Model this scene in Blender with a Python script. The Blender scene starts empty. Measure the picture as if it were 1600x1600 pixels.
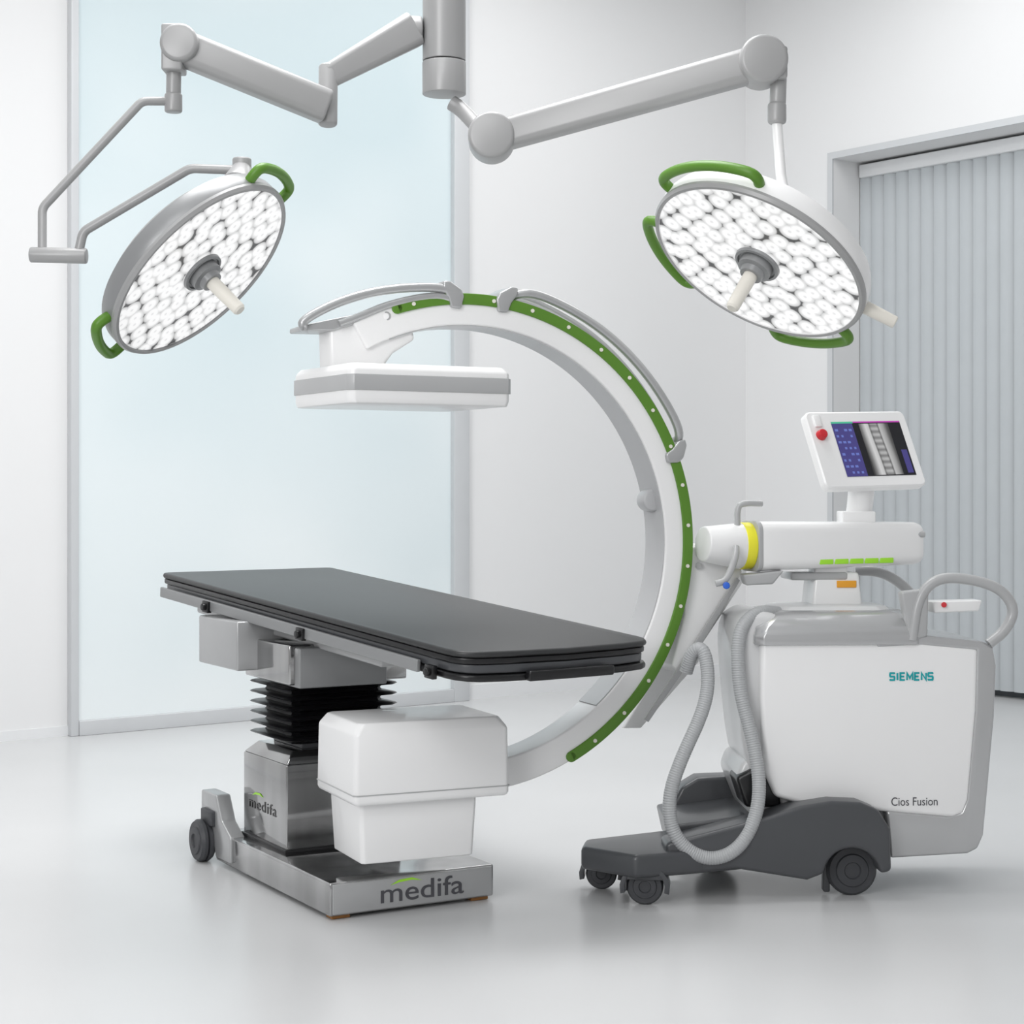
import bpy, bmesh, math
from mathutils import Vector, Matrix
V=Vector
sc=bpy.context.scene
try:
    sc.view_settings.view_transform='Standard'
except Exception: pass
# ---------------------------------------------------------------- camera calibration
F=2800.0; HC=1.5; HOR=760.0
def ray(x,y): return V(((x-800)/F,1.0,-(y-HOR)/F))
def S(x,y,D):                       # surveyed point at real distance D
    return V((0,0,HC))+ray(x,y)*D
def onplane(x,y,p,n):
    r=ray(x,y); o=V((0,0,HC)); t=(p-o).dot(n)/r.dot(n); return o+r*t
cd=bpy.data.cameras.new('camera'); cam=bpy.data.objects.new('camera',cd)
sc.collection.objects.link(cam); sc.camera=cam
cam.location=(0,0,HC); cam.rotation_euler=(math.radians(90),0,0)
cd.sensor_width=36; cd.lens=F*36/1600; cd.shift_y=-(800-HOR)/1600; cd.clip_end=100
# ---------------------------------------------------------------- materials
def mat(name,col,rough=.5,metal=0,emis=0,ecol=None,var=.03,scale=6,coat=0,spec=.5,stretch=None):
    m=bpy.data.materials.new(name); m.use_nodes=True; nt=m.node_tree; p=nt.nodes['Principled BSDF']
    tc=nt.nodes.new('ShaderNodeTexCoord'); nz=nt.nodes.new('ShaderNodeTexNoise'); nz.inputs['Scale'].default_value=scale
    if stretch:
        mp=nt.nodes.new('ShaderNodeMapping'); mp.inputs['Scale'].default_value=stretch
        nt.links.new(tc.outputs['Object'],mp.inputs['Vector']); nt.links.new(mp.outputs[0],nz.inputs['Vector'])
    else: nt.links.new(tc.outputs['Object'],nz.inputs['Vector'])
    mx=nt.nodes.new('ShaderNodeMix'); mx.data_type='RGBA'
    c=V(col[:3])
    mx.inputs[6].default_value=(*[max(0,k*(1-var)) for k in c],1)
    mx.inputs[7].default_value=(*[min(1,k*(1+var)) for k in c],1)
    nt.links.new(nz.outputs[0],mx.inputs[0]); nt.links.new(mx.outputs[2],p.inputs['Base Color'])
    p.inputs['Roughness'].default_value=rough; p.inputs['Metallic'].default_value=metal
    p.inputs['Specular IOR Level'].default_value=spec
    if coat: p.inputs['Coat Weight'].default_value=coat
    if emis:
        p.inputs['Emission Color'].default_value=(*(ecol or col),1); p.inputs['Emission Strength'].default_value=emis
    return m
M_wall=mat('wall_paint',(.81,.812,.815),.7,var=.01,scale=1)
M_ceil=mat('ceiling_paint',(.85,.85,.85),.8,var=.01)
M_floor=mat('resin_floor',(.63,.635,.64),.26,var=.05,scale=.9,spec=.4)
M_alu=mat('brushed_aluminium',(.46,.465,.47),.28,.5,var=.06)
M_frame=mat('frame_aluminium',(.62,.635,.65),.4,.1,var=.02)
M_trim=mat('trim_paint',(.80,.81,.82),.5,var=.01)
M_slat=mat('blind_fabric',(.50,.53,.55),.6,var=.03)
M_slatbg=mat('window_pane',(.06,.07,.08),.3,var=.03)
M_white=mat('white_plastic',(.88,.88,.88),.28,var=.01,coat=.3)
M_offw=mat('pale_grey_plastic',(.66,.665,.67),.28,var=.01,coat=.3)
M_track=mat('track_grey',(.50,.505,.515),.3,var=.01,coat=.2)
M_lgrey=mat('light_grey_plastic',(.43,.435,.44),.28,var=.02,coat=.2)
M_silver=mat('silver_shell',(.50,.505,.51),.22,.5,var=.03,coat=.3)
M_arm=mat('arm_grey_enamel',(.36,.36,.362),.35,.1,var=.02)
M_rim=mat('rim_grey_enamel',(.28,.285,.29),.35,.2,var=.02)
M_steel=mat('stainless_steel',(.42,.42,.42),.10,.98,var=.55,scale=2,stretch=(3,3,.8))  # strong base colour noise paints in dark reflection streaks
M_dark=mat('dark_grey_plastic',(.060,.063,.069),.35,var=.05,coat=.2)
M_tyre=mat('caster_rubber',(.05,.052,.058),.5,var=.05)
M_black=mat('black_rubber',(.006,.006,.007),.28,var=.05)
M_pad=mat('pad_vinyl',(.028,.029,.030),.40,var=.06,scale=3)
M_green=mat('green_stripe',(.095,.235,.020),.4,var=.04)
M_lime=mat('lime_light',(.30,.62,.03),.4,emis=.15,ecol=(.35,.8,.05),var=.02)
M_yellow=mat('yellow_band',(.85,.80,.04),.4,var=.02)
M_orange=mat('orange_label',(.85,.38,.03),.5,var=.02)
M_red=mat('red_button',(.6,.02,.03),.4,var=.02)
M_blue=mat('blue_knob',(.02,.12,.6),.4,var=.02)
M_teal=mat('teal_lettering',(.0,.36,.39),.5,var=.01)
M_txt=mat('grey_lettering',(.07,.07,.08),.5,var=.01)
M_txt2=mat('soft_grey_lettering',(.10,.10,.10),.6,var=.01)
M_hose=mat('grey_hose',(.42,.43,.44),.4,var=.02)
M_grip=mat('cream_grip',(.80,.77,.70),.4,var=.02)
M_amber=mat('amber_foot',(.30,.13,.03),.5,var=.02)
def emat(n,c,s=1.0): return mat(n,c,.3,emis=s,ecol=c,var=.01)
M_sblack=emat('screen_black',(.005,.005,.008),.2)
M_sblue=emat('screen_blue',(.035,.03,.13),.8)
M_sicon=emat('screen_icon',(.09,.12,.34),.7)
M_smag=emat('screen_magenta',(.35,.04,.30),.6)
M_sgrn=emat('screen_green',(.05,.35,.20),.6)
# frosted glass: backlit glow painted into the colour, pale blue to nearly white
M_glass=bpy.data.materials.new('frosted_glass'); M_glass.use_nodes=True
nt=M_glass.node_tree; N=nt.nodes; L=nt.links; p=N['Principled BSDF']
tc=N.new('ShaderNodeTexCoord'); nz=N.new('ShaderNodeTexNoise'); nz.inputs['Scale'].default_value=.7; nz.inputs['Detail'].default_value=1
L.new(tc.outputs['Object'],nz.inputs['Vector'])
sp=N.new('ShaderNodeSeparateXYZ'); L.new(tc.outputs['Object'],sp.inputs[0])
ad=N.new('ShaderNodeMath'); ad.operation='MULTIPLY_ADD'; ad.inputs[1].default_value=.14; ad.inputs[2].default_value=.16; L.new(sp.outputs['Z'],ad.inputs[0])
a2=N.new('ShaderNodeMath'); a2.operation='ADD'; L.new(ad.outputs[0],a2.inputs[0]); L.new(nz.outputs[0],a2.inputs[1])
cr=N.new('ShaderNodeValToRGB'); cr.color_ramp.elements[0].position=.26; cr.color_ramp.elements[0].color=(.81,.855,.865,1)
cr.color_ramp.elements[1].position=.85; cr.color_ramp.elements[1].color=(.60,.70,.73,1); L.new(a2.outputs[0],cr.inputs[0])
L.new(cr.outputs[0],p.inputs['Base Color']); L.new(cr.outputs[0],p.inputs['Emission Color']); p.inputs['Emission Strength'].default_value=.06; p.inputs['Roughness'].default_value=.3  # slight emission stands in for light coming through the pane
# x-ray picture
M_xray=bpy.data.materials.new('screen_xray'); M_xray.use_nodes=True
nt=M_xray.node_tree; N=nt.nodes; L=nt.links; p=N['Principled BSDF']
tc=N.new('ShaderNodeTexCoord'); sp=N.new('ShaderNodeSeparateXYZ'); L.new(tc.outputs['Object'],sp.inputs[0])
XR0,XR1=.0,.137
bend=N.new('ShaderNodeMath'); bend.operation='SINE'; bm_=N.new('ShaderNodeMath'); bm_.operation='MULTIPLY'; bm_.inputs[1].default_value=14; L.new(sp.outputs['Y'],bm_.inputs[0]); L.new(bm_.outputs[0],bend.inputs[0])
bx=N.new('ShaderNodeMath'); bx.operation='MULTIPLY_ADD'; bx.inputs[1].default_value=.005; L.new(bend.outputs[0],bx.inputs[0]); L.new(sp.outputs['X'],bx.inputs[2])
mr=N.new('ShaderNodeMapRange'); mr.inputs[1].default_value=XR0; mr.inputs[2].default_value=XR1; L.new(bx.outputs[0],mr.inputs[0])
cr=N.new('ShaderNodeValToRGB'); els=cr.color_ramp.elements; els[0].position=0; els[0].color=(.03,.03,.03,1); els[1].position=1; els[1].color=(.05,.05,.05,1)
for ps,c in ((.10,.20),(.24,.62),(.34,.55),(.38,.12),(.43,.30),(.62,.34),(.67,.12),(.71,.5),(.84,.32),(.94,.10)):
    q=els.new(ps); q.color=(c,c,c,1)
L.new(mr.outputs[0],cr.inputs[0])
sn=N.new('ShaderNodeMath'); sn.operation='MULTIPLY'; sn.inputs[1].default_value=240; L.new(sp.outputs['Y'],sn.inputs[0])
s2=N.new('ShaderNodeMath'); s2.operation='SINE'; L.new(sn.outputs[0],s2.inputs[0])
mid=N.new('ShaderNodeValToRGB'); me_=mid.color_ramp.elements; me_[0].position=.36; me_[0].color=(0,0,0,1); me_[1].position=.40; me_[1].color=(.38,.38,.38,1)
q=me_.new(.65); q.color=(.38,.38,.38,1); q=me_.new(.69); q.color=(0,0,0,1); L.new(mr.outputs[0],mid.inputs[0])
s5=N.new('ShaderNodeMath'); s5.operation='MULTIPLY'; L.new(s2.outputs[0],s5.inputs[0]); L.new(mid.outputs[0],s5.inputs[1])
s3=N.new('ShaderNodeMath'); s3.operation='ADD'; s3.inputs[1].default_value=1; L.new(s5.outputs[0],s3.inputs[0])
mm=N.new('ShaderNodeMix'); mm.data_type='RGBA'; mm.blend_type='MULTIPLY'; mm.inputs[0].default_value=1; L.new(cr.outputs[0],mm.inputs[6]); L.new(s3.outputs[0],mm.inputs[7])
p.inputs['Base Color'].default_value=(.01,.01,.01,1); L.new(mm.outputs[2],p.inputs['Emission Color']); p.inputs['Emission Strength'].default_value=.95; p.inputs['Roughness'].default_value=.3
# LED face: packed round lens cells with small dark gaps
M_led=bpy.data.materials.new('led_face'); M_led.use_nodes=True
nt=M_led.node_tree; N=nt.nodes; L=nt.links; p=N['Principled BSDF']
tc=N.new('ShaderNodeTexCoord')
mp=N.new('ShaderNodeMapping'); mp.inputs['Rotation'].default_value=(0,0,.35); L.new(tc.outputs['Object'],mp.inputs['Vector'])
v1=N.new('ShaderNodeTexVoronoi'); v1.voronoi_dimensions='2D'; v1.inputs['Scale'].default_value=16; v1.inputs['Randomness'].default_value=.52; L.new(mp.outputs[0],v1.inputs['Vector'])
cr=N.new('ShaderNodeValToRGB'); E=cr.color_ramp.elements
E[0].position=0; E[0].color=(.78,.78,.79,1); E[1].position=.86; E[1].color=(.05,.05,.055,1)
for ps,c in ((.09,.84),(.15,1),(.36,1),(.46,.82),(.58,.66),(.64,.45),(.68,.10)):
    q=E.new(ps); q.color=(c,c,c,1)
L.new(v1.outputs['Distance'],cr.inputs[0])
m3=N.new('ShaderNodeMix'); m3.data_type='RGBA'; m3.blend_type='MULTIPLY'; m3.inputs[0].default_value=1; m3.inputs[7].default_value=(.30,.30,.30,1); L.new(cr.outputs[0],m3.inputs[6])
L.new(m3.outputs[2],p.inputs['Base Color']); L.new(cr.outputs[0],p.inputs['Emission Color']); p.inputs['Emission Strength'].default_value=.78
p.inputs['Roughness'].default_value=.25
# ---------------------------------------------------------------- builders
def frame(o,x,y,z): 
    return Matrix(((x.x,y.x,z.x,o.x),(x.y,y.y,z.y,o.y),(x.z,y.z,z.z,o.z),(0,0,0,1)))
def chaik(pts,it,closed=False):
    for _ in range(it):
        out=[] if closed else [pts[0]]
        n=len(pts)
        for i in range(n if closed else n-1):
            a=pts[i];b=pts[(i+1)%n]
            out.append(a.lerp(b,.25)); out.append(a.lerp(b,.75))
        if not closed: out.append(pts[-1])
        pts=out
    return pts
def fil(pts,d):
    """keep runs straight, round only the bends"""
    o=[pts[0]]
    for a,p_,c in zip(pts,pts[1:],pts[2:]):
        o+=[p_+(a-p_).normalized()*d*1.4,p_+(a-p_).normalized()*d,p_,p_+(c-p_).normalized()*d,p_+(c-p_).normalized()*d*1.4]
    return o+[pts[-1]]
class B:
    def __init__(s): s.bm=bmesh.new()
    def prism(s,pts,vec):
        pts=[V(q) for q in pts]; vec=V(vec)
        a=[s.bm.verts.new(q) for q in pts]; b=[s.bm.verts.new(q+vec) for q in pts]
        n=len(pts); s.bm.faces.new(a); s.bm.faces.new(b[::-1])
        for i in range(n): s.bm.faces.new((a[i],a[(i+1)%n],b[(i+1)%n],b[i]))
        return s
    def loft(s,rings,caps=True):
        rr=[[s.bm.verts.new(q) for q in r] for r in rings]; n=len(rr[0])
        for k in range(len(rr)-1):
            for i in range(n): s.bm.faces.new((rr[k][i],rr[k][(i+1)%n],rr[k+1][(i+1)%n],rr[k+1][i]))
        if caps: s.bm.faces.new(rr[0]); s.bm.faces.new(rr[-1][::-1])
        return s
    def box(s,M,c,size):
        c=V(c); hx,hy,hz=[k/2 for k in size]
        q=[M@(c+V((a*hx,b*hy,-hz))) for a,b in((-1,-1),(1,-1),(1,1),(-1,1))]
        return s.prism(q,(M.to_3x3()@V((0,0,2*hz))))
    def tbox(s,M,c,s0,s1,h):      # tapered box, bottom size s0, top size s1
        c=V(c)
        def r(sz,z): return [M@(c+V((a*sz[0]/2,b*sz[1]/2,z))) for a,b in((-1,-1),(1,-1),(1,1),(-1,1))]
        return s.loft([r(s0,0),r(s1,h)])
    def cyl(s,p,q,r,r2=None,n=32):
        p=V(p);q=V(q);r2=r if r2 is None else r2
        z=(q-p).normalized(); x=z.orthogonal().normalized(); y=z.cross(x)
        f=lambda c,R:[c+x*R*math.cos(2*math.pi*i/n)+y*R*math.sin(2*math.pi*i/n) for i in range(n)]
        return s.loft([f(p,r),f(q,r2)])
    def beam(s,p,q,h0,w0,h1,w1):  # tapered rectangular beam, h vertical
        p=V(p);q=V(q); d=(q-p).normalized(); side=d.cross(V((0,0,1))).normalized(); up=side.cross(d).normalized()
        def r(c,h,w):
            b=.3
            o=[(-1,-1+b),(-1+b,-1),(1-b,-1),(1,-1+b),(1,1-b),(1-b,1),(-1+b,1),(-1,1-b)]
            return [c+side*(i*w/2)+up*(j*h/2) for i,j in o]
        return s.loft([r(p,h0,w0),r(q,h1,w1)])
    def tube(s,pts,r,it=3,n=14,closed=False,ribs=0):
        pts=chaik([V(q) for q in pts],it,closed)
        if ribs:          # resample at even steps; every other ring is thicker
            out=[pts[0]]; acc=0
            for a,b_ in zip(pts,pts[1:]):
                l=(b_-a).length; pos=ribs-acc
                while pos<=l: out.append(a.lerp(b_,pos/l)); pos+=ribs
                acc=l-(pos-ribs)
            pts=out
        m=len(pts); rings=[]; x=None; R0=r
        for i in range(m):
            r=R0*((1.0,1.02,1.0,.96)[i%4]) if ribs else R0
            if closed: t=(pts[(i+1)%m]-pts[i-1]).normalized()
            else: t=(pts[min(i+1,m-1)]-pts[max(i-1,0)]).normalized()
            if x is None: x=t.orthogonal().normalized()
            else: x=(x-t*x.dot(t)).normalized()
            y=t.cross(x); rings.append([pts[i]+x*r*math.cos(2*math.pi*k/n)+y*r*math.sin(2*math.pi*k/n) for k in range(n)])
        if closed:
            rings.append(rings[0]); s.loft(rings,False); bmesh.ops.remove_doubles(s.bm,verts=s.bm.verts,dist=1e-6); return s
        return s.loft(rings)
    def lathe(s,prof,M,n=64,caps=True):
        rings=[[M@V((r*math.cos(2*math.pi*k/n),r*math.sin(2*math.pi*k/n),z)) for k in range(n)] for r,z in prof]
        return s.loft(rings,caps)
    def done(s,name,parent,mt,bevel=0,seg=3,M=None,label=None,ang=30):
        bm=s.bm; bmesh.ops.recalc_face_normals(bm,faces=bm.faces)
        if bevel:
            es=[e for e in bm.edges if len(e.link_faces)==2 and e.calc_face_angle(0)>math.radians(ang)]
            if es: bmesh.ops.bevel(bm,geom=es,offset=bevel,segments=seg,profile=.5,affect='EDGES',clamp_overlap=True)
        me=bpy.data.meshes.new(name); bm.to_mesh(me); bm.free()
        for f in me.polygons: f.use_smooth=True
        me.set_sharp_from_angle(angle=math.radians(32))
        me.materials.append(mt)
        return link(name,me,parent,M,label)
def link(name,me,parent,M=None,label=None):
    o=bpy.data.objects.new(name,me); sc.collection.objects.link(o)
    if M is None:   # put the origin at the part's centre
        c=sum((v.co for v in me.vertices),V())/max(1,len(me.vertices)); me.transform(Matrix.Translation(-c)); M=Matrix.Translation(c)
    o.matrix_world=M
    if parent is not None:
        o.parent=parent; o.matrix_parent_inverse=WM[parent.name].inverted()
        o.matrix_basis=M
    WM[o.name]=M.copy()
    if label: o['label']=label
    return o
WM={}
def empty(name,loc,label,cat,group=None):
    e=bpy.data.objects.new(name,None); e.empty_display_size=.2; sc.collection.objects.link(e); e.location=loc
    WM[e.name]=Matrix.Translation(V(loc)); e['label']=label; e['category']=cat
    if group: e['group']=group
    return e
def text(body,size,M,mt,parent,name,label=None,sx=1,ext=.0012,off=0,space=1):
    cu=bpy.data.curves.new(name,'FONT'); cu.body=body; cu.size=size; cu.extrude=ext; cu.offset=off; cu.align_x='CENTER'; cu.align_y='CENTER'; cu.resolution_u=6; cu.space_character=space
    o=bpy.data.objects.new('tmp',cu); sc.collection.objects.link(o)
    dg=bpy.context.evaluated_depsgraph_get(); me=bpy.data.meshes.new_from_object(o.evaluated_get(dg)); 
    bpy.data.objects.remove(o); me.transform(Matrix.Diagonal((sx,1,1,1))); me.materials.clear(); me.materials.append(mt)
    return link(name,me,parent,M,label)
def stroke_text(word,h,w,gap,t,M,mt,parent,name,label):
    """bold sans capitals drawn from straight strokes (unit cell 1x1)"""
    G={'S':[((1,.86),(.92,1),(.08,1),(0,.86),(0,.62),(.08,.5),(.92,.5),(1,.38),(1,.14),(.92,0),(.08,0),(0,.14))],
       'I':[((.5,0),(.5,1))],'E':[((1,1),(0,1),(0,0),(1,0)),((0,.5),(.85,.5))],
       'M':[((0,0),(0,1),(.5,.25),(1,1),(1,0))],'N':[((0,0),(0,1),(1,0),(1,1))]}
    W={'I':.30,'M':1.25}; tot=sum(w*W.get(c,1) for c in word)+gap*(len(word)-1); x=-tot/2; b=B()
    for c in word:
        cw=w*W.get(c,1)
        for st in G[c]:
            pts=[V((x+u*(cw) if c!='I' else x+cw/2,(v-.5)*h,0)) for u,v in st]
            n=len(pts); Lf=[];Rt=[]
            for i,q in enumerate(pts):
                a=(pts[i]-pts[i-1]).normalized() if i else (pts[1]-pts[0]).normalized()
                d=(pts[i+1]-pts[i]).normalized() if i<n-1 else a
                nn_=V((-(a+d).y,(a+d).x,0)).normalized(); k=t/2/max(.45,abs(nn_.dot(V((-d.y,d.x,0)))))
                Lf.append(q+nn_*k); Rt.append(q-nn_*k)
            for i in range(n-1): b.prism([Lf[i],Lf[i+1],Rt[i+1],Rt[i]],(0,0,.0012))
        x+=cw+gap
    return b.done(name,parent,mt,0,M=M,label=label)
def rects(name,parent,M,items):
    """flat picture built as coloured rectangles on one mesh: (x0,y0,x1,y1,z,mat)"""
    me=bpy.data.meshes.new(name); vs=[];fs=[];mi=[];mats=[]
    for x0,y0,x1,y1,z,m in items:
        k=len(vs); vs+=[(x0,y0,z),(x1,y0,z),(x1,y1,z),(x0,y1,z)]; fs.append((k,k+1,k+2,k+3))
        if m not in mats: mats.append(m)
        mi.append(mats.index(m))
    me.from_pydata(vs,[],fs)
    for m in mats: me.materials.append(m)
    for f,i in zip(me.polygons,mi): f.material_index=i
    return link(name,me,parent,M)
def struct(o,label=None,cat=None):
    o['kind']='structure'
    if label: o['label']=label
    if cat: o['category']=cat
    return o
Z=V((0,0,1))
# ---------------------------------------------------------------- room
K=V((1.866,14.31,0)); d1=V((.790,.613,0)).normalized(); r1d=V((d1.y,-d1.x,0)); out_b=V((-d1.y,d1.x,0)); out_r=d1.copy()
CH=5.7; RL=16.0
A0=K+out_b*.2+out_r*.6; 
struct(B().prism([A0,A0-d1*(RL+.6),A0-d1*(RL+.6)+r1d*(RL),A0+r1d*RL],(0,0,-.1)).done('floor',None,M_floor),'pale grey glossy resin floor of the operating room','floor')
struct(B().prism([A0+Z*CH,A0-d1*(RL+.6)+Z*CH,A0-d1*(RL+.6)+r1d*RL+Z*CH,A0+r1d*RL+Z*CH],(0,0,.1)).done('ceiling',None,M_ceil),'plain white ceiling','ceiling')
struct(B().prism([K,K-d1*RL,K-d1*RL+out_b*.2,K+out_b*.2],(0,0,CH)).done('wall_back',None,M_wall),'smooth white wall','wall')
s0,s1,OH=.93,4.3,3.98
b=B(); b.prism([K+out_b*.2,K+r1d*s0,K+r1d*s0+out_r*.45,K+out_r*.45+out_b*.2],(0,0,CH))
b.prism([K+r1d*s1,K+r1d*RL,K+r1d*RL+out_r*.45,K+r1d*s1+out_r*.45],(0,0,CH))
b.prism([K+r1d*s0+Z*OH,K+r1d*s1+Z*OH,K+r1d*s1+out_r*.45+Z*OH,K+r1d*s0+out_r*.45+Z*OH],(0,0,CH-OH))
struct(b.done('wall_right',None,M_wall),'smooth white wall with a tall window opening','wall')
b=B(); b.prism([K+r1d*s0+out_r*.40,K+r1d*s1+out_r*.40,K+r1d*s1+out_r*.43,K+r1d*s0+out_r*.43],(0,0,OH))
struct(b.done('window_2',None,M_slatbg),'tall window pane behind vertical blind','window')
b=B(); w=.05
b.prism([K+r1d*(s0-w)-out_r*.015,K+r1d*s0-out_r*.015,K+r1d*s0,K+r1d*(s0-w)],(0,0,OH+w))
b.prism([K+r1d*s0-out_r*.015+Z*OH,K+r1d*s1-out_r*.015+Z*OH,K+r1d*s1+Z*OH,K+r1d*s0+Z*OH],(0,0,w))
struct(b.done('trim_1',None,M_frame),'thin pale window surround','trim')
t0,t1=2.79,5.75
def wb(t,o,z): return K-d1*t-out_b*o+Z*z
def slab(b,ta,tb,oa,ob,za,zb): return b.prism([wb(ta,oa,za),wb(tb,oa,za),wb(tb,ob,za),wb(ta,ob,za)],(0,0,zb-za))
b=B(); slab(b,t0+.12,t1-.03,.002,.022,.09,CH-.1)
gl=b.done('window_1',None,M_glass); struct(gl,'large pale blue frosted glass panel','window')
b=B(); slab(b,t0,t0+.13,.0,.07,0,CH-.02); slab(b,t1-.05,t1,.0,.06,0,CH-.02); slab(b,t0+.13,t1-.05,.0,.07,0,.09)
struct(b.done('trim_2',None,M_frame,.005),'slim aluminium frame around the frosted glass','trim')
b=B(); slab(b,0,t0,0,.015,0,.1); struct(b.done('baseboard_back',None,M_trim),'low white baseboard','baseboard')
b=B(); b.prism([K,K+r1d*(s0-w),K+r1d*(s0-w)-out_r*.015,K-out_r*.015],(0,0,.1)); struct(b.done('baseboard_right',None,M_trim),'low white baseboard','baseboard')
b=B(); slab(b,t1+.0,RL-.2,0,.012,0,.06); struct(b.done('baseboard_left',None,M_trim),'low white baseboard','baseboard')
# blind
bl=empty('vertical_blind',K+r1d*(2.6)+out_r*.3,'pale grey-blue vertical slat blind covering the tall window','blind')
b=B(); ss=s0+.06
while ss<s1-.1:
    c=K+r1d*ss+out_r*.3; a=math.radians(12); dv=(r1d*math.cos(a)+out_r*math.sin(a))*.052; nv=dv.cross(Z).normalized()*.014
    sec=[(-1,0),(-.6,.64),(0,1),(.6,.64),(1,0)]
    b.loft([[c+dv*u+nv*v+Z*z for u,v in sec]+[c+dv*u+nv*(v-.2)+Z*z for u,v in sec[::-1]] for z in (.05,OH-.12)]); ss+=.118
b.done('slats',bl,M_slat)
b=B(); q=K+out_r*.26; b.prism([q+r1d*(s0+.02),q+r1d*(s1-.02),q+r1d*(s1-.02)+out_r*.08,q+r1d*(s0+.02)+out_r*.08],(0,0,.1))
for v in b.bm.verts: v.co.z+=OH-.12
b.done('headrail',bl,M_trim,.01)

# ---------------------------------------------------------------- operating table
N0=S(882,1010,6.0); FAR=S(388,890,7.8)
tu=(FAR-N0).normalized(); TL=(FAR-N0).length; tw=V((-tu.y,tu.x,0)).normalized()
if tw.x<0: tw=-tw
tn=tw.cross(tu).normalized()
if tn.z<0: tn=-tn
TM=frame(N0,tw,tu,tn)      # local x=width y=length z=normal
colc=V((-.736,6.985,0))
bu=V((-.5,.866,0)); bw=V((.866,.5,0)); P0=V((-.629,6.18,0))
BM=frame(P0,bw,bu,Z)
tb=empty('operating_table',BM@V((.31,.65,0)),'mobile stainless operating table with dark grey padded top and black bellows','operating table')
H=.415
def tprism(b,pts,z0,z1):
    return b.prism([TM@V((x,y,z0)) for x,y in pts],TM.to_3x3()@V((0,0,z1-z0)))
def outline(h,ya,yb,r=.10):
    o=[(-h*.6,ya-.012),(0,ya-.03),(h*.6,ya-.012)]
    o+=[(h-r+r*math.sin(math.radians(k)),ya+r-r*math.cos(math.radians(k))) for k in (0,22,45,68,90)]
    o+=[(h,yb-.03),(h-.008,yb-.008),(h-.03,yb),(-h+.03,yb),(-h+.008,yb-.008),(-h,yb-.03)]
    o+=[(-h+r-r*math.cos(math.radians(k)),ya+r-r*math.sin(math.radians(k))) for k in (0,22,45,68,90)]
    return o
tprism(B(),outline(H,0,TL),-.022,0).done('mattress_pad',tb,M_pad,.010,ang=50,label='dark grey vinyl mattress pad')
tprism(B(),outline(H-.006,.004,TL-.004),-.044,-.023).done('pad_base',tb,M_black,.005,ang=50,label='black lower pad layer')
b=B(); tprism(b,outline(H-.016,.004,TL-.01),-.075,-.045)
top=b.done('top_frame',tb,M_dark,.005,ang=50,label='dark metal table top frame')
for sgn in (-1,1):
    b=B(); b.box(TM,(sgn*(H+.002),TL*.55,-.080),(.016,TL*.88,.042)); b.done('side_rail',tb,M_rim,.004,label='dark satin steel accessory rail')
tprism(B(),outline(H-.004,-.012,.30,.11),-.100,-.077).done('end_bar',tb,M_black,.008,ang=50,label='glossy black end edge')
b=B(); b.box(TM,(-.0,-.04,-.082),(.36,.03,.035)); b.done('end_clamp',tb,M_black,.008)
for y in (.16,1.02,1.78):
    b=B(); b.cyl(TM@V((-H-.008,y,-.085)),TM@V((-H-.035,y,-.085)),.014); b.box(TM,(-H-.012,y,-.085),(.02,.05,.045)); b.done('rail_clamp',tb,M_black,.003,label='black clamp knob')
b=B(); b.box(TM,(.02,1.36,-.115),(.68,1.45,.08)); b.box(TM,(0,.55,-.095),(.70,.5,.04)); b.done('under_frame',tb,M_lgrey,.012)
# head block of column
CM=frame(colc,bw,bu,Z)
b=B(); b.box(CM,(0,-.02,.835),(.49,.44,.15)); b.box(CM,(.12,-.10,.93),(.52,.30,.10)); b.done('column_head',tb,M_steel,.008)
b=B(); b.box(CM,(-.04,-.13,.825),(.36,.30,.15)); b.done('tilt_joint',tb,M_rim,.006,label='dark metal tilt joint')
b=B(); b.box(CM,(-.13,.28,.885),(.40,.42,.19)); b.done('drive_box',tb,M_alu,.008)
# bellows
rings=[];zz=.525; k=6; hh=.235/k
for i in range(k):
    for f,o in ((0,-.05),(.22,-.045),(.38,-.006),(.5,0),(.62,-.006),(.78,-.045)):
        x=.235+o;y=.20+o; z=zz+hh*(i+f); c=.025
        rings.append([CM@V(q) for q in ((-x+c,-y,z),(x-c,-y,z),(x,-y+c,z),(x,y-c,z),(x-c,y,z),(-x+c,y,z),(-x,y-c,z),(-x,-y+c,z))])
B().loft(rings).done('bellows',tb,M_black,label='black pleated rubber bellows')
b=B(); b.tbox(CM,(0,0,.125),(.49,.43),(.49,.43),.335); b.tbox(CM,(0,0,.46),(.49,.43),(.40,.34),.045); 
b.done('column_cover',tb,M_steel,.006,label='polished stainless steel column cover')
b=B(); b.tbox(CM,(0,0,.505),(.30,.28),(.30,.28),.05); b.done('column_neck',tb,M_dark,.003)
b=B(); b.box(CM,(0,0,.135),(.505,.445,.02)); b.done('column_seal',tb,M_black,.003)
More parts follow.
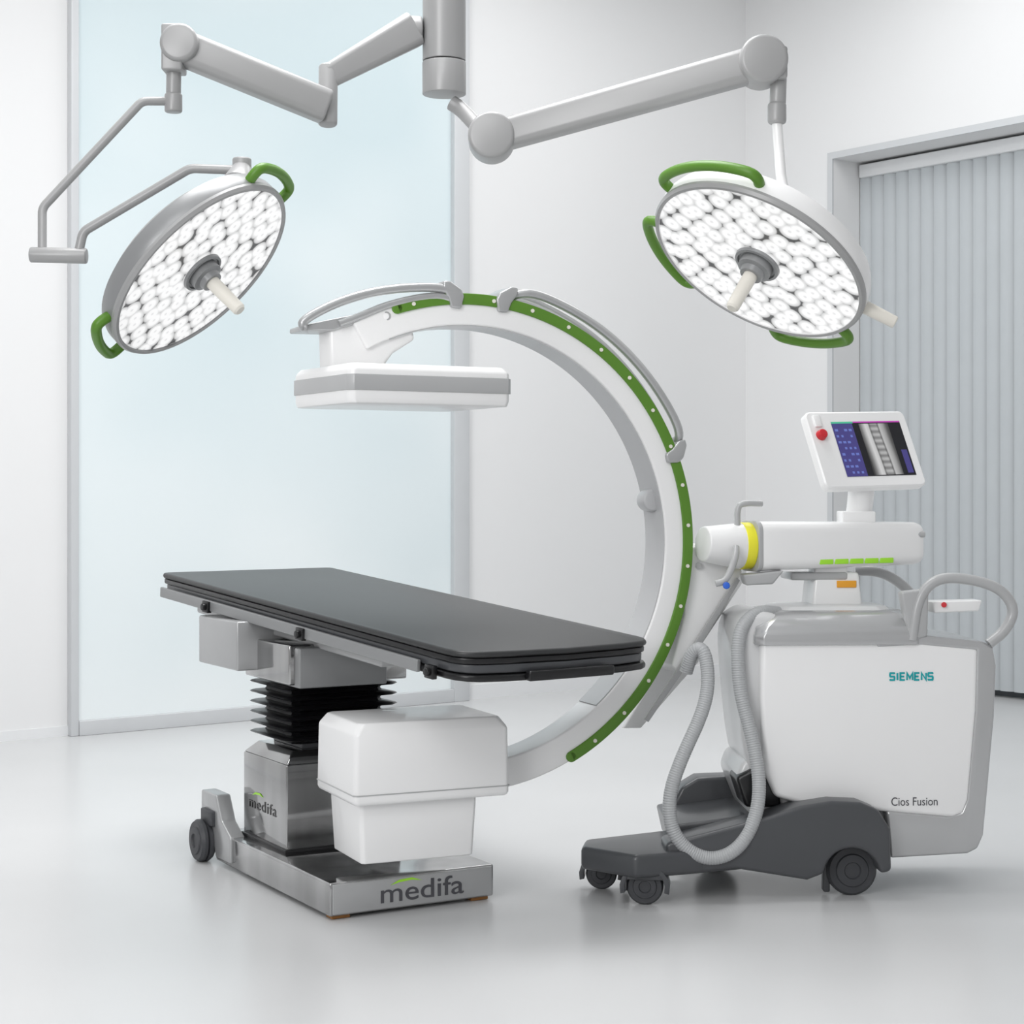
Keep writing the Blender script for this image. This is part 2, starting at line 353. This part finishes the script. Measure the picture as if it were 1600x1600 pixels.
# base
b=B(); b.prism([BM@V(q) for q in ((0,0,.014),(.65,0,.014),(.65,1.10,.014),(0,1.10,.014))],(0,0,.116))
base=b.done('base_plate',tb,M_steel,.008,label='stainless steel base plinth')
b=B(); b.box(BM,(.325,-.002,.072),(.63,.006,.104)); b.done('end_panel',tb,M_alu,.003)
for x in (.025,.615):
    b=B(); b.prism([BM@V(q) for q in ((x-.035,.92,.03),(x-.035,.92,.13),(x-.035,1.02,.18),(x-.035,1.08,.275),(x-.035,1.24,.275),(x-.035,1.24,.20),(x-.035,1.13,.17),(x-.035,1.08,.03))],bw*.065)
    b.done('base_bracket',tb,M_alu,.008)
def wheel(parent,c,ax,r,w,name='caster'):
    c=V(c);ax=ax.normalized(); z=ax; x=ax.orthogonal().normalized(); y=z.cross(x); M=frame(c,x,y,z)
    b=B(); h=w/2
    b.lathe([(.001,-h*.8),(r*.30,-h*.8),(r*.34,-h),(r*.62,-h*.95),(r*.66,-h*.78),(r*.9,-h*.78),(r,-h*.45),(r,-h*.12),(r*.85,0),(r,h*.12),(r,h*.45),(r*.9,h*.78),(r*.66,h*.78),(r*.62,h*.95),(r*.34,h),(r*.30,h*.8),(.001,h*.8)],M,40)
    return b.done(name,parent,M_tyre,label='dark grey rubber caster wheel')
for x in (-.030,.680):
    wheel(tb,BM@V((x,1.17,.084)),bw,.084,.075)
    b=B(); b.box(BM,(x+(.03 if x<0 else -.03),1.14,.180),(.055,.12,.06)); b.done('caster_fork',tb,M_tyre,.006)
for x,y in ((.05,.04),(.60,.04)):
    b=B(); b.box(BM,(x,y,.008),(.07,.05,.014)); b.done('levelling_foot',tb,M_amber,.003,label='amber rubber levelling foot')
text('medifa',.098,frame(BM@V((.355,-.0065,.070)),bw,Z,-bu),M_txt,tb,'lettering','dark grey lettering',sx=1.30)
pts=[(-.155,.024),(-.12,.040),(-.07,.043),(-.03,.029),(-.07,.035),(-.12,.031)]
b=B(); b.prism([BM@V((.355+x+.03,-.0065,.076+z)) for x,z in pts],-bu*.001); b.done('leaf_mark',tb,M_lime,label='lime green swoosh')
text('medifa',.060,frame(CM@V((-.2465,.020,.270)),-bu,Z,-bw),M_txt2,tb,'lettering','small grey lettering',sx=1.6,space=1.12,ext=.0006)
b=B(); b.prism([CM@V((-.2465,-.02-x*.9,.280+z*.9)) for x,z in pts],-bw*.001); b.done('leaf_mark',tb,M_lime,label='lime green swoosh')

# ---------------------------------------------------------------- mobile C-arm
t=math.radians(22); e=V((math.cos(t),math.sin(t),0)); n=V((-math.sin(t),math.cos(t),0)); CC=V((-.153,6.4,1.293)); RO=.890; RI=.784; DD=.17
def cp(r,a,d): a=math.radians(a); return CC+e*(r*math.cos(a))+Z*(r*math.sin(a))+n*d
def onC(x,y,d=0): return onplane(x,y,CC+n*d,n)
ca=empty('mobile_c_arm',(1.2,6.85,0),'white mobile surgical x-ray C-arm with green stripe, cart and display','x-ray machine')
def arcp(b,r0,r1,q0,q1,a0,a1,N=96):
    R=[]
    for i in range(N+1):
        a=a0+(a1-a0)*i/N; R.append([cp(r0,a,q0),cp(r1,a,q0),cp(r1,a,q1),cp(r0,a,q1)])
    return b.loft(R)
arc_o=arcp(B(),RI,RO,0,DD,119,-98).done('c_arc',ca,M_white,.008,label='white curved C-shaped arm')
arcp(B(),RI-.004,RI+.004,.008,DD-.008,112,-50).done('inner_track',arc_o,M_track,0,label='grey inner guide track')
bs=arcp(B(),RO-.034,RO+.006,-.008,.03,108,-63)
for a in (108,-63): bs.cyl(cp(RO-.014,a,-.008),cp(RO-.014,a,.03),.020,n=24)
bs.done('green_stripe',arc_o,M_green,.003,label='green rim stripe')
for i in range(17):
    a=104-i*10; b=B(); b.cyl(cp(RO-.014,a,-.007),cp(RO-.014,a,-.012),.007,n=12)
    b.done('stripe_marker',arc_o,M_grip,label='small pale dot on the stripe')
b=B(); b.cyl(cp(RI-.008,11.5,.05),cp(RI-.008,11.5,.12),.042); b.done('stop_bump',ca,M_track,.01)
# handles
near=[cp(.90,79.5,.03),cp(.925,78,.01)]+[cp(.942,a,.0) for a in (74,66,58,50,42,34,27)]+[cp(.925,24,.01)]
far=[cp(.925,24,.12)]+[cp(.942,a,.13) for a in (27,34,42,50,58,66,74)]+[cp(.925,78,.12),cp(.90,79.5,.11)]
b=B(); b.tube(near+far,.0165,it=2,closed=True); b.done('grab_rail',ca,M_alu,label='brushed metal grab rail')
b=B(); N1=[onC(*q,.0) for q in ((722,472),(700,448),(610,450),(535,468),(472,500),(474,512))]; N2=[onC(*q,.20) for q in ((480,516),(560,508),(650,486),(715,474))]
b.tube(N1+N2,.0165,it=3,closed=True); b.done('grab_rail',ca,M_alu,label='brushed metal grab rail')
b=B(); N1=[onC(*q,.0) for q in ((530,506),(560,495),(610,474),(680,460),(712,470))]
b.tube(N1,.013,it=2); b.done('grab_rail',ca,M_alu,label='brushed metal grab rail')
def clamp(a,hw,k=1):
    P=[(RO-.045,a-hw*.6*k),(RO-.050,a+hw*.5*k),(RO-.005,a+hw*.9*k),(RO+.020,a+hw*.6*k),(RO+.050,a-hw*.5*k),(RO+.052,a-hw*1.2*k),(RO+.025,a-hw*1.3*k),(RO-.01,a-hw*.8*k)]
    B().prism([cp(r,x,-.016) for r,x in P],n*(DD-.02)).done('rail_clamp',ca,M_alu,.008,label='grey rail clamp')
clamp(93.5,2.3,-1); clamp(81.5,2.3,1); clamp(21.5,2.2,-1)
# detector
yd=math.radians(29); de=V((math.cos(yd),math.sin(yd),0)); dn=V((-math.sin(yd),math.cos(yd),0))
DC=CC+e*(-.238)+n*.05; DMx=frame(V((DC.x,DC.y,0)),de,dn,Z)
dz=lambda y:HC-(y-HOR)*6.2/F
def octo(hx,hy,c): return [(-hx+c,-hy),(hx-c,-hy),(hx,-hy+c),(hx,hy-c),(hx-c,hy),(-hx+c,hy),(-hx,hy-c),(-hx,-hy+c)]
def oring(M,hx,hy,c,z): return [M@V((x,y,z)) for x,y in octo(hx,hy,c)]
z0,z1=dz(634),dz(572)
det=B().loft([oring(DMx,.305,.245,.02,z0),oring(DMx,.31,.25,.02,z0+.02),oring(DMx,.31,.25,.02,z1-.02),oring(DMx,.295,.235,.02,z1)]).done('detector',ca,M_white,.006,label='white flat image detector housing')
B().loft([oring(DMx,.314,.254,.02,z0+.045),oring(DMx,.314,.254,.02,z1-.038)]).done('detector_band',det,M_lgrey,.002,label='grey band around the detector')
b=B(); b.prism([onC(*q,.02) for q in ((515,512),(560,500),(600,486),(640,500),(650,530),(615,552),(598,576),(517,576))],n*.15); b.done('detector_mount',ca,M_white,.015)
b=B(); b.cyl(onC(603,494,.012),onC(603,494,.0),.017); b.done('mount_cap',ca,M_lgrey,.003)
b=B(); b.cyl(onC(603,494,.0),onC(603,494,-.003),.011); b.done('mount_cap',ca,M_white,.0)
b=B(); b.prism([onC(*q,.01) for q in ((472,508),(520,498),(580,486),(590,490),(550,508),(520,517),(472,516))],n*.17); b.done('handle_plate',ca,M_alu,.006)
# x-ray tube
ya=math.radians(24); TMx=frame(V((-.355,6.37,0)),V((math.cos(ya),math.sin(ya),0)),V((-math.sin(ya),math.cos(ya),0)),Z)
xt=B().loft([oring(TMx,.283,.205,.012,.415),oring(TMx,.289,.210,.012,.43),oring(TMx,.285,.207,.012,.655),oring(TMx,.262,.185,.02,.692)]).done('x_ray_tube',ca,M_white,.007,label='white x-ray generator housing')
M2=TMx@Matrix.Translation(V((-.035,0,0)))
B().loft([oring(M2,.208,.155,.012,.205),oring(M2,.218,.163,.012,.39),oring(M2,.218,.163,.012,.42)]).done('tube_base',ca,M_white,.006)
B().loft([oring(TMx,.2905,.2115,.012,.448),oring(TMx,.2905,.2115,.012,.452)]).done('seam',xt,M_lgrey)
# carriage and boom
b=B(); b.prism([onC(*q,.175) for q in ((1062,850),(1150,848),(1172,880),(1160,912),(1100,1003),(1092,1035),(1002,1138),(975,1138),(1040,1030),(1060,940))],n*.03)
b.done('carriage_cover',ca,M_white,.006)
b=B(); b.prism([onC(*q,.03) for q in ((1066,856),(1156,850),(1160,896),(1096,1000),(1060,1052),(1050,1040),(1070,960))],n*.14); b.done('carriage',ca,M_white,.008,label='white angular carriage plate')
b=B(); b.prism([onC(*q,.025) for q in ((1150,902),(1155,907),(1095,1006),(1012,1128),(1006,1124))],-n*.008); b.done('guard_strip',ca,M_lgrey,.002)
b=B(); b.cyl(onC(1092,884,.03),onC(1092,884,.02),.012); b.done('carriage_screw',ca,M_lgrey)
pa,pb=S(1098,850,6.72),S(1156,853,6.78); pc,pd=S(1172,853,6.79),S(1428,848,6.98)
b=B(); b.cyl(pa,pb,.066,.088,n=40); b.done('boom_joint',ca,M_white,.006)
b=B(); b.cyl(pb,pc,.089,n=40); yl=b.done('warning_band',ca,M_yellow,.004,label='yellow warning band')
ax=(pd-pc).normalized(); side=ax.cross(Z).normalized(); up=side.cross(ax)
def rr(c,hw,hu,off=0,k=8,r=.04):
    o=[]
    for (sx,sy,a0) in ((1,1,0),(-1,1,90),(-1,-1,180),(1,-1,270)):
        for i in range(k+1):
            a=math.radians(a0+90*i/k); o.append(c+side*(sx*(hw-r)+r*math.cos(a))+up*(sy*(hu-r)+r*math.sin(a)+off))
    return o
b=B(); b.loft([rr(pc-ax*.004,.093,.096),rr(pc+ax*.014,.093,.096)]); b.done('boom_collar',ca,M_lgrey,.003,label='grey collar ring')
boom=B().loft([rr(pc+ax*.012,.090,.094),rr(pc+ax*.06,.092,.092),rr(pd-ax*.03,.088,.082,.0),rr(pd,.08,.073,.0)]).done('boom',ca,M_white,.006,label='thick white horizontal boom')
fr2=frame(pc.lerp(pd,.58)+side*.082-up*.062,ax,up,ax.cross(up).normalized())
for i in range(5):
    b=B(); b.box(fr2,(-.126+i*.063,0,0),(.056,.020,.018)); b.done('status_light',boom,M_lime,.003,label='lime green status light')
b=B(); b.prism([S(1160,898,6.70),S(1225,892,6.70),S(1208,913,6.70),S(1165,915,6.70)],(0,.1,0)); b.done('boom_latch',ca,M_lgrey,.008)
b=B(); b.tube([S(1152,822,6.75),S(1152,792,6.75),S(1162,786,6.75),S(1190,787,6.78)],.012,it=2); b.done('brake_lever',ca,M_lgrey)
b=B(); b.tube([S(1118,912,6.60),S(1135,908,6.60),S(1150,870,6.64),S(1150,855,6.67)],.013,it=2); b.done('brake_lever',ca,M_lgrey)
b=B(); b.cyl(S(1135,915,6.60),S(1135,915,6.58),.013); b.done('release_knob',ca,M_blue,.003,label='small blue knob')
b=B(); b.cyl(S(1425,835,6.9),S(1445,835,6.9),.012); b.done('end_knob',ca,M_lgrey,.003)
# column
CMt=frame(S(1299,945,6.93),V((1,.07,0)).normalized(),V((-.07,1,0)).normalized(),Z)
b=B(); b.tbox(CMt,(0,0,-.03),(.20,.20),(.17,.18),.16); b.box(CMt,(-.02,0,.10),(.13,.16,.12)); b.done('lift_column',ca,M_white,.012)
b=B(); b.box(CMt,(-.07,0,.115),(.22,.19,.03)); b.done('column_plate',ca,M_lgrey,.008)
b=B(); b.box(CMt,(.035,-.093,.085),(.075,.012,.026)); b.done('warning_label',ca,M_orange,.002,label='orange label')
# cart
yc=math.radians(3); ec=V((math.cos(yc),math.sin(yc),0)); nc=V((-math.sin(yc),math.cos(yc),0)); PC=V((1.3,6.58,0))
def onK(x,y,d=0): return onplane(x,y,PC+nc*d,nc)
def kp(b,pts,d0,d1): return b.prism([onK(x,y,d0) for x,y in pts],nc*(d1-d0))
def sm(pts,it=2):     # rounded closed outline
    q=chaik([V((x,y,0)) for x,y in pts],it,True); return [(v.x,v.y) for v in q]
body=kp(B(),((1190,1003),(1270,998),(1420,1000),(1530,1010),(1528,1110),(1516,1250),(1508,1272),(1490,1279),(1400,1271),(1250,1256),(1212,1246),(1196,1210),(1188,1090)),0,.50).done('cart_body',ca,M_white,.020,5,label='white rounded cart body')
kp(B(),sm(((1146,965),(1200,950),(1262,990),(1266,1180),(1250,1244),(1195,1244),(1166,1200),(1152,1080))),.04,.46).done('front_cover',ca,M_offw,.035,5,label='pale grey curved front cover')
def deck(x0,x1,y,d0,d1,c=.05):
    a=onK(x0,y,0); b_=onK(x1,y,0); W=(b_-a).length
    loc=[(c,d0),(W-c,d0),(W,d0+c),(W,d1-c),(W-c,d1),(c,d1),(0,d1-c),(0,d0+c)]
    return [a+ec*u+nc*v for u,v in loc]
B().loft([deck(1180,1444,1008,-.014,.514,.03),deck(1180,1444,994,-.014,.514,.03),deck(1184,1440,980,0,.50,.04),deck(1196,1430,964,.04,.46,.06),deck(1206,1422,957,.09,.41,.06)]).done('top_cover',ca,M_silver,.004,2,label='glossy silver sculpted top cover')
B().loft([deck(1218,1410,960,.10,.40,.05),deck(1226,1402,951,.12,.38,.05)]).done('top_tray',ca,M_offw,.006)
kp(B(),((1368,1003),(1445,993),(1535,1002),(1552,1010),(1557,1040),(1554,1120),(1544,1230),(1537,1305),(1528,1326),(1512,1334),(1392,1341),(1386,1268),(1484,1277),(1503,1270),(1511,1250),(1524,1110),(1527,1016),(1440,1008),(1370,1012)),-.004,.47).done('rear_frame',ca,M_silver,.010,4,label='curved silver rear band')
kp(B(),((1195,1180),(1240,1250),(1400,1266),(1400,1300),(1180,1290),(1150,1215),(1160,1190)),.06,.44).done('lower_housing',ca,M_offw,.02)
# handles of cart
b=B(); b.tube([onK(*q) for q in ((1425,1000),(1434,935),(1460,905),(1500,902),(1560,916),(1587,950),(1572,985),(1545,1006))],.020,it=3); b.done('push_handle',ca,M_lgrey,label='grey curved push handle')
b=B(); b.tube([onK(*q,.45) for q in ((1430,985),(1432,935),(1400,905),(1370,892),(1335,892))],.020,it=3); b.done('push_handle',ca,M_lgrey,label='grey curved push handle')
kp(B(),((1408,925),(1452,920),(1450,995),(1422,1003)),-.01,.05).done('handle_bracket',ca,M_lgrey,.01)
kp(B(),((1456,940),(1535,938),(1530,955),(1460,958)),.05,.15).done('brake_panel',ca,M_white,.006)
b=B(); b.cyl(onK(1475,945,.05),onK(1475,945,.04),.010); b.done('stop_button',ca,M_red)
# chassis
arch=[(1332+44*math.cos(math.radians(a)),1370-44*math.sin(math.radians(a))) for a in range(5,176,10)]
kp(B(),[(1040,1318),(1110,1300),(1205,1275),(1250,1260),(1300,1252),(1345,1254),(1374,1266),(1392,1296),(1394,1362)]+arch+[(1262,1376),(1150,1358),(1045,1370)],-.10,.05).done('chassis',ca,M_dark,.016,4,label='dark grey wheeled chassis')
kp(B(),((1050,1290),(1205,1268),(1375,1266),(1388,1300),(1388,1330),(1270,1340),(1060,1335)),.05,.5).done('chassis',ca,M_dark,.012,3,label='dark grey wheeled chassis')
pl=[V((.25,6.52,.105)),V((.44,6.36,.105)),V((.62,6.42,.105)),V((1.0,6.58,.105)),V((1.0,6.95,.105)),V((.60,6.85,.105)),V((.27,6.66,.105))]
B().prism(pl,(0,0,.085)).done('front_foot',ca,M_dark,.018,3,label='dark grey low front foot')
kp(B(),((1048,1290),(1052,1255),(1065,1230),(1090,1215),(1140,1213),(1180,1222),(1200,1250),(1205,1290)),.42,.54).done('wheel_cover',ca,M_dark,.015)
kp(B(),((1150,1215),(1190,1195),(1215,1215),(1222,1262),(1165,1262)),.03,.2).done('cable_gland',ca,M_black,.015)
def gw(x,yb,r,w):
    D=F*HC/(yb-HOR); c=S(x,yb,D); c.z=r; return c
fax=V((.12,1,0)).normalized()
def fender(c,r,w):
    x=V((0,0,1)).cross(fax).normalized()
    o=[]
    for a in range(-15,196,21): o.append((math.cos(math.radians(a))*(r+.024),math.sin(math.radians(a))*(r+.018)))
    i_=[(math.cos(math.radians(a))*(r+.006),math.sin(math.radians(a))*(r+.004)) for a in range(195,-16,-21)]
    b=B(); b.prism([c+x*u+Z*v-fax*w/2 for u,v in o+i_],fax*w)
    top_=[(math.cos(math.radians(a))*(r+.020),math.sin(math.radians(a))*(r+.015)) for a in range(20,161,20)]
    b.prism([c+x*u+Z*v-fax*(w/2-.004) for u,v in top_],fax*.006)
    b.done('caster_fender',ca,M_dark,.002)
for x,yb,r,w_ in ((1008,1412,.066,.06),(940,1388,.058,.05)):
    c=gw(x,yb,r,0); wheel(ca,c,fax,r,w_); fender(c,r,w_+.03)
wheel(ca,gw(1332,1400,.093,.07)+nc*.03,nc,.093,.07)
wheel(ca,V((.80,7.02,.085)),nc,.085,.06)
for x,y in ((978,1394),(1290,1396)):
    c=gw(x,y,.03,0); b=B(); b.box(Matrix.Translation(V((c.x,c.y,.06))),(0,0,0),(.024,.05,.10)); b.done('cable_guard',ca,M_dark,.006)
# hose
b=B(); b.tube([S(*q) for q in ((1072,1050,6.62),(1082,1016,6.60),(1100,1012,6.58),(1108,1060,6.55),(1100,1110,6.52),(1062,1190,6.48),(1043,1250,6.46),(1052,1310,6.45),(1100,1345,6.45),(1150,1333,6.45),(1182,1280,6.47),(1188,1220,6.5),(1175,1150,6.53),(1155,1080,6.56),(1152,1010,6.58),(1160,975,6.60),(1185,955,6.64),(1215,958,6.70))],.0250,it=4,n=18,ribs=.0022)
b.done('hose',ca,M_hose,label='thick grey ribbed looped cable hose')
stroke_text('SIEMENS',.0255,.0165,.0085,.0066,frame(onK(1424,1057,-.0012),ec,Z,-nc),M_teal,ca,'lettering','teal lettering')
text('Cios Fusion',.044,frame(onK(1429,1253,-.0012),ec,Z,-nc),M_txt,ca,'lettering','thin grey lettering',sx=.84,ext=.0004)
# display
mc=S(1352,702,6.90); ma=V((1,.45,.03)).normalized(); md=V((.2,-.45,-1)); md=(md-ma*md.dot(ma)).normalized(); mu=-md; mn=ma.cross(mu).normalized()
MM=frame(mc,ma,mu,mn); hw,hh2=.232,.163
def rrect(hw,hh,r,z,k=6,M=MM):
    o=[]
    for sx,sy,a0 in ((1,1,0),(-1,1,90),(-1,-1,180),(1,-1,270)):
        for i in range(k+1):
            a=math.radians(a0+90*i/k); o.append(M@V((sx*(hw-r)+r*math.cos(a),sy*(hh-r)+r*math.sin(a),z)))
    return o
disp=B().loft([rrect(hw-.02,hh2-.02,.02,-.045),rrect(hw,hh2,.025,-.03),rrect(hw,hh2,.025,0),rrect(hw-.006,hh2-.006,.02,.005)]).done('display',ca,M_white,label='white tilted touch display')
x0,x1,y0,y1=-.125,.195,-.118,.118
it=[(x0,y0,x1,y1,.0060,M_sblack),(x0,y0,x0+.095,y1-.008,.0064,M_sblue),(x1-.035,y0+.01,x1-.008,y0+.11,.0064,M_sblue),(x0+.10,y1-.006,x1,y1,.0064,M_smag),(x0,y1-.008,x0+.10,y1,.0064,M_sgrn),
    (XR0,y0+.004,XR1,y1-.010,.0064,M_xray)]
for i in range(4):
    for j in range(8):
        if (i*7+j*3)%4: it.append((x0+.008+i*.021,y0+.012+j*.026,x0+.018+i*.021+.004*(j%2),y0+.022+j*.026,.0068,M_sicon))
rects('screen',disp,MM,it)
b=B(); b.cyl(MM@V((-.187,.06,.004)),MM@V((-.187,.06,.028)),.022,.018); b.done('stop_button',disp,M_red,.003,label='red emergency stop button')
b=B(); b.box(MM,(-.187,.12,.008),(.03,.05,.012)); b.done('key_switch',disp,M_white,.003)
b=B(); b.tube([mc-mn*.04-mu*.03,mc-mn*.09-mu*.12,V((mc.x-.02,mc.y+.05,pc.z+.075))],.05,it=2,n=20); b.box(Matrix.Translation(V((mc.x-.03,6.93,pc.z+.10))),(0,0,0),(.13,.12,.06)); b.done('display_stand',ca,M_white,.006)

# ---------------------------------------------------------------- pendant + lamps
PX,PY=S(694,100,6.9).x,6.9
cm=empty('pendant_column',(PX,PY,CH),'grey cylindrical ceiling-hung column carrying the lamp arms','ceiling mount')
zb=HC+(HOR-148)*PY/F
B().cyl((PX,PY,zb+.13),(PX,PY,CH-.03),.083,n=48).done('column_tube',cm,M_arm,.003)
B().cyl((PX,PY,zb),(PX,PY,zb+.125),.084,n=48).done('swivel_collar',cm,M_arm,.004)
b=B(); b.cyl((PX,PY,CH-.06),(PX,PY,CH-.001),.2,n=48); b.done('ceiling_flange',cm,M_arm,.01)
def lampframe(c,ang,ratio):
    """disc seen as an ellipse: major axis at image angle ang, light side turned 90deg clockwise from it"""
    tc_=(V((0,0,HC))-c).normalized(); right=Z.cross(tc_).normalized(); upv=tc_.cross(right)
    a=math.radians(ang); xx=right*math.cos(a)+upv*math.sin(a); mi=right*math.sin(a)-upv*math.cos(a)
    return (mi*math.sqrt(1-ratio*ratio)+tc_*ratio).normalized(),xx
def lamp(lab,center,nn,xx,R,greens,grips,arms,deep=0):
    lp=empty('surgical_lamp',center-nn*.05,lab,'surgical lamp')
    nn=nn.normalized(); xx=(xx-nn*xx.dot(nn)).normalized(); yy=nn.cross(xx); M=frame(center,xx,yy,nn); Id=Matrix.Identity(4)
    head=B().lathe([(R*.02,-.115-deep),(R*.30,-.112-deep),(R*.55,-.105-deep),(R*.86,-.092-deep),(R*.97,-.065-deep),(R,-.035-deep),(R,-.004),(R*.985,.006),(R*.955,.006),(R*.95,-.004),(R*.02,-.004)],Id,96).done('lamp_head',lp,arms['head'],0,M=M,label='round lamp housing')
    B().lathe([(R*.955,-.002),(R*.957,.009),(R*.985,.009),(R*1.004,-.002),(R*1.004,-.012),(R*.955,-.012),(R*.955,-.002)],Id,96,caps=False).done('rim_ring',head,M_arm,0,M=M,label='grey rim ring')
    B().lathe([(R*.02,-.003),(R*.952,-.003),(R*.952,.001),(R*.02,.001)],Id,96).done('led_panel',head,M_led,0,M=M,label='glowing panel of white light emitters')
    B().lathe([(R*.01,.001),(R*.21,.001),(R*.205,.012),(R*.18,.014),(R*.175,.006),(R*.155,.006),(R*.15,.035),(R*.11,.04),(R*.10,.06),(R*.01,.06)],Id,48).done('hub',head,M_rim,0,M=M,label='grey stepped centre hub')
    B().lathe([(.014,.05),(.026,.055),(.026,.10),(.024,.205),(.018,.213),(.001,.213)],Id,32).done('sterile_grip',head,M_grip,0,M=M,label='cream cylindrical sterile grip')
    for ph,dl,ext,zo in greens:
        P=lambda r,a,z=zo: V((r*math.cos(math.radians(a)),r*math.sin(math.radians(a)),z))
        b=B(); b.tube([P(R*.97,ph-dl),P(R+ext*.6,ph-dl*.97)]+[P(R+ext,ph+dl*k) for k in (-.85,-.5,-.17,.17,.5,.85)]+[P(R+ext*.6,ph+dl*.97),P(R*.97,ph+dl)],.019,it=3)
        b.done('green_handle',head,M_green,M=M,label='green rim handle')
    for ph in grips:
        d=V((math.cos(math.radians(ph)),math.sin(math.radians(ph)),0))
        B().cyl(d*R*.97+V((0,0,-.04)),d*(R+.12)+V((0,0,-.04)),.024,.022).done('side_grip',head,M_grip,.006,M=M)
    return lp,M
# left lamp
c1=S(315,424,6.4); n1,x1_=lampframe(c1,45,.43)
l1,L1=lamp('round surgical lamp with green handles on bent tube arm',c1,n1,x1_,.392,((8,21,.055,-.03),(168,18,.052,-.03)),(),{'head':M_rim},deep=.015)
a0=V((PX-.118,PY-.02,S(655,48,6.9).z)); a1=S(512,120,6.74)
b=B(); b.beam(a0,a1,.135,.10,.090,.08); b.cyl(V((PX-.086,PY-.012,a0.z)),a0+V((-.02,0,0)),.052,n=24); b.done('extension_arm',l1,M_arm,.008)
b=B(); b.cyl(S(513,102,6.74),S(512,196,6.70),.036,n=32); b.done('joint',l1,M_arm,.010)
b=B(); b.beam(S(512,168,6.68),S(285,75,6.55),.125,.10,.125,.10); b.done('spring_arm',l1,M_arm,.02)
b=B(); k1=S(284,72,6.55); b.cyl(k1-V((0,.07,0)),k1+V((0,.07,0)),.070,n=40); b.done('joint',l1,M_arm,.015)
b=B(); b.box(Matrix.Translation(S(272,78,6.55)),(0,0,0),(.075,.11,.17)); b.cyl(S(272,90,6.55),S(271,150,6.55),.027); b.cyl(S(271,146,6.55),S(271,176,6.55),.032); b.done('drop_joint',l1,M_arm,.008)
b=B(); b.tube(fil([S(268,158,6.55),S(222,158,6.52),S(66,325,6.45),S(66,395,6.42)],.045),.016,it=2); b.done('yoke_tube',l1,M_arm,label='thin bent grey tube')
b=B(); b.cyl(S(47,398,6.42),S(136,400,6.42),.028); b.done('joint',l1,M_arm,.006)
b=B(); b.tube(fil([S(122,398,6.42),S(130,362,6.42),S(297,263,6.40),S(378,266,6.40)],.045),.017,it=2); b.done('yoke_tube',l1,M_arm,label='thin bent grey tube')
b=B(); q=S(378,264,6.42); b.cyl(q,L1@V((.30,.10,-.09)),.034,.06); b.cyl(q+V((0,0,.04)),q-V((0,0,.03)),.034); b.done('head_joint',l1,M_arm,.008)
# right lamp
c2=S(1184,411,6.4); n2,x2_=lampframe(c2,-30,.51)
l2,L2=lamp('large round surgical lamp with white housing and green handles',c2,n2,x2_,.41,((138,30,.048,-.04),(221,25,.044,-.012),(-43,23,.058,-.014)),(4,),{'head':M_white},deep=.02)
k2=S(768,216,6.78); k3=S(1190,98,6.55)
b=B(); b.tube([V((PX+.03,PY-.01,zb-.034)),V((PX+.07,PY-.02,zb-.062)),S(752,205,6.82),k2],.030,it=2); b.done('extension_arm',l2,M_arm)
b=B(); b.cyl(k2-V((0,.08,0)),k2+V((0,.08,0)),.088,n=40); b.done('joint',l2,M_arm,.015)
b=B(); b.beam(k2,k3,.115,.10,.125,.10); b.done('spring_arm',l2,M_arm,.02)
b=B(); b.cyl(k3-V((0,.08,0)),k3+V((0,.08,0)),.088,n=40); b.done('joint',l2,M_arm,.015)
b=B(); b.box(Matrix.Translation(S(1212,102,6.55)),(0,0,0),(.072,.12,.12)); b.cyl(S(1217,110,6.55),S(1215,165,6.55),.030); b.cyl(S(1214,160,6.55),S(1214,194,6.55),.034); b.done('drop_joint',l2,M_arm,.012)
b=B(); b.tube([S(1214,190,6.55),S(1222,300,6.55),L2@V((.05,.16,-.12)),L2@V((.02,.0,-.12))],.019,it=1); b.done('yoke_tube',l2,M_white,label='slim pale suspension rod')

# ---------------------------------------------------------------- lights
def area(name,loc,target,size,power,col=(1,1,1)):
    ld=bpy.data.lights.new(name,'AREA'); ld.shape='SQUARE'; ld.size=size; ld.energy=power; ld.color=col
    o=bpy.data.objects.new(name,ld); sc.collection.objects.link(o); o.location=loc
    o.rotation_euler=(V(target)-V(loc)).to_track_quat('-Z','Y').to_euler(); return o
area('added_top_light',(-.8,7.0,5.6),(-.8,7.0,0),2.6,212)  # unseen area lights added below the ceiling for soft top light
area('added_top_light',(1.5,10.5,5.6),(1.5,10.5,0),3.0,86)
area('added_top_light',(-1,2.0,5.6),(0,6,1),3,116)
area('added_front_fill',(-3.5,-.5,3.2),(.3,7,1.0),2.5,158)  # unseen fill added behind the camera to brighten the sides facing it
w=bpy.data.worlds.new('world'); sc.world=w; w.use_nodes=True
w.node_tree.nodes['Background'].inputs[0].default_value=(.985,.99,1,1); w.node_tree.nodes['Background'].inputs[1].default_value=.50
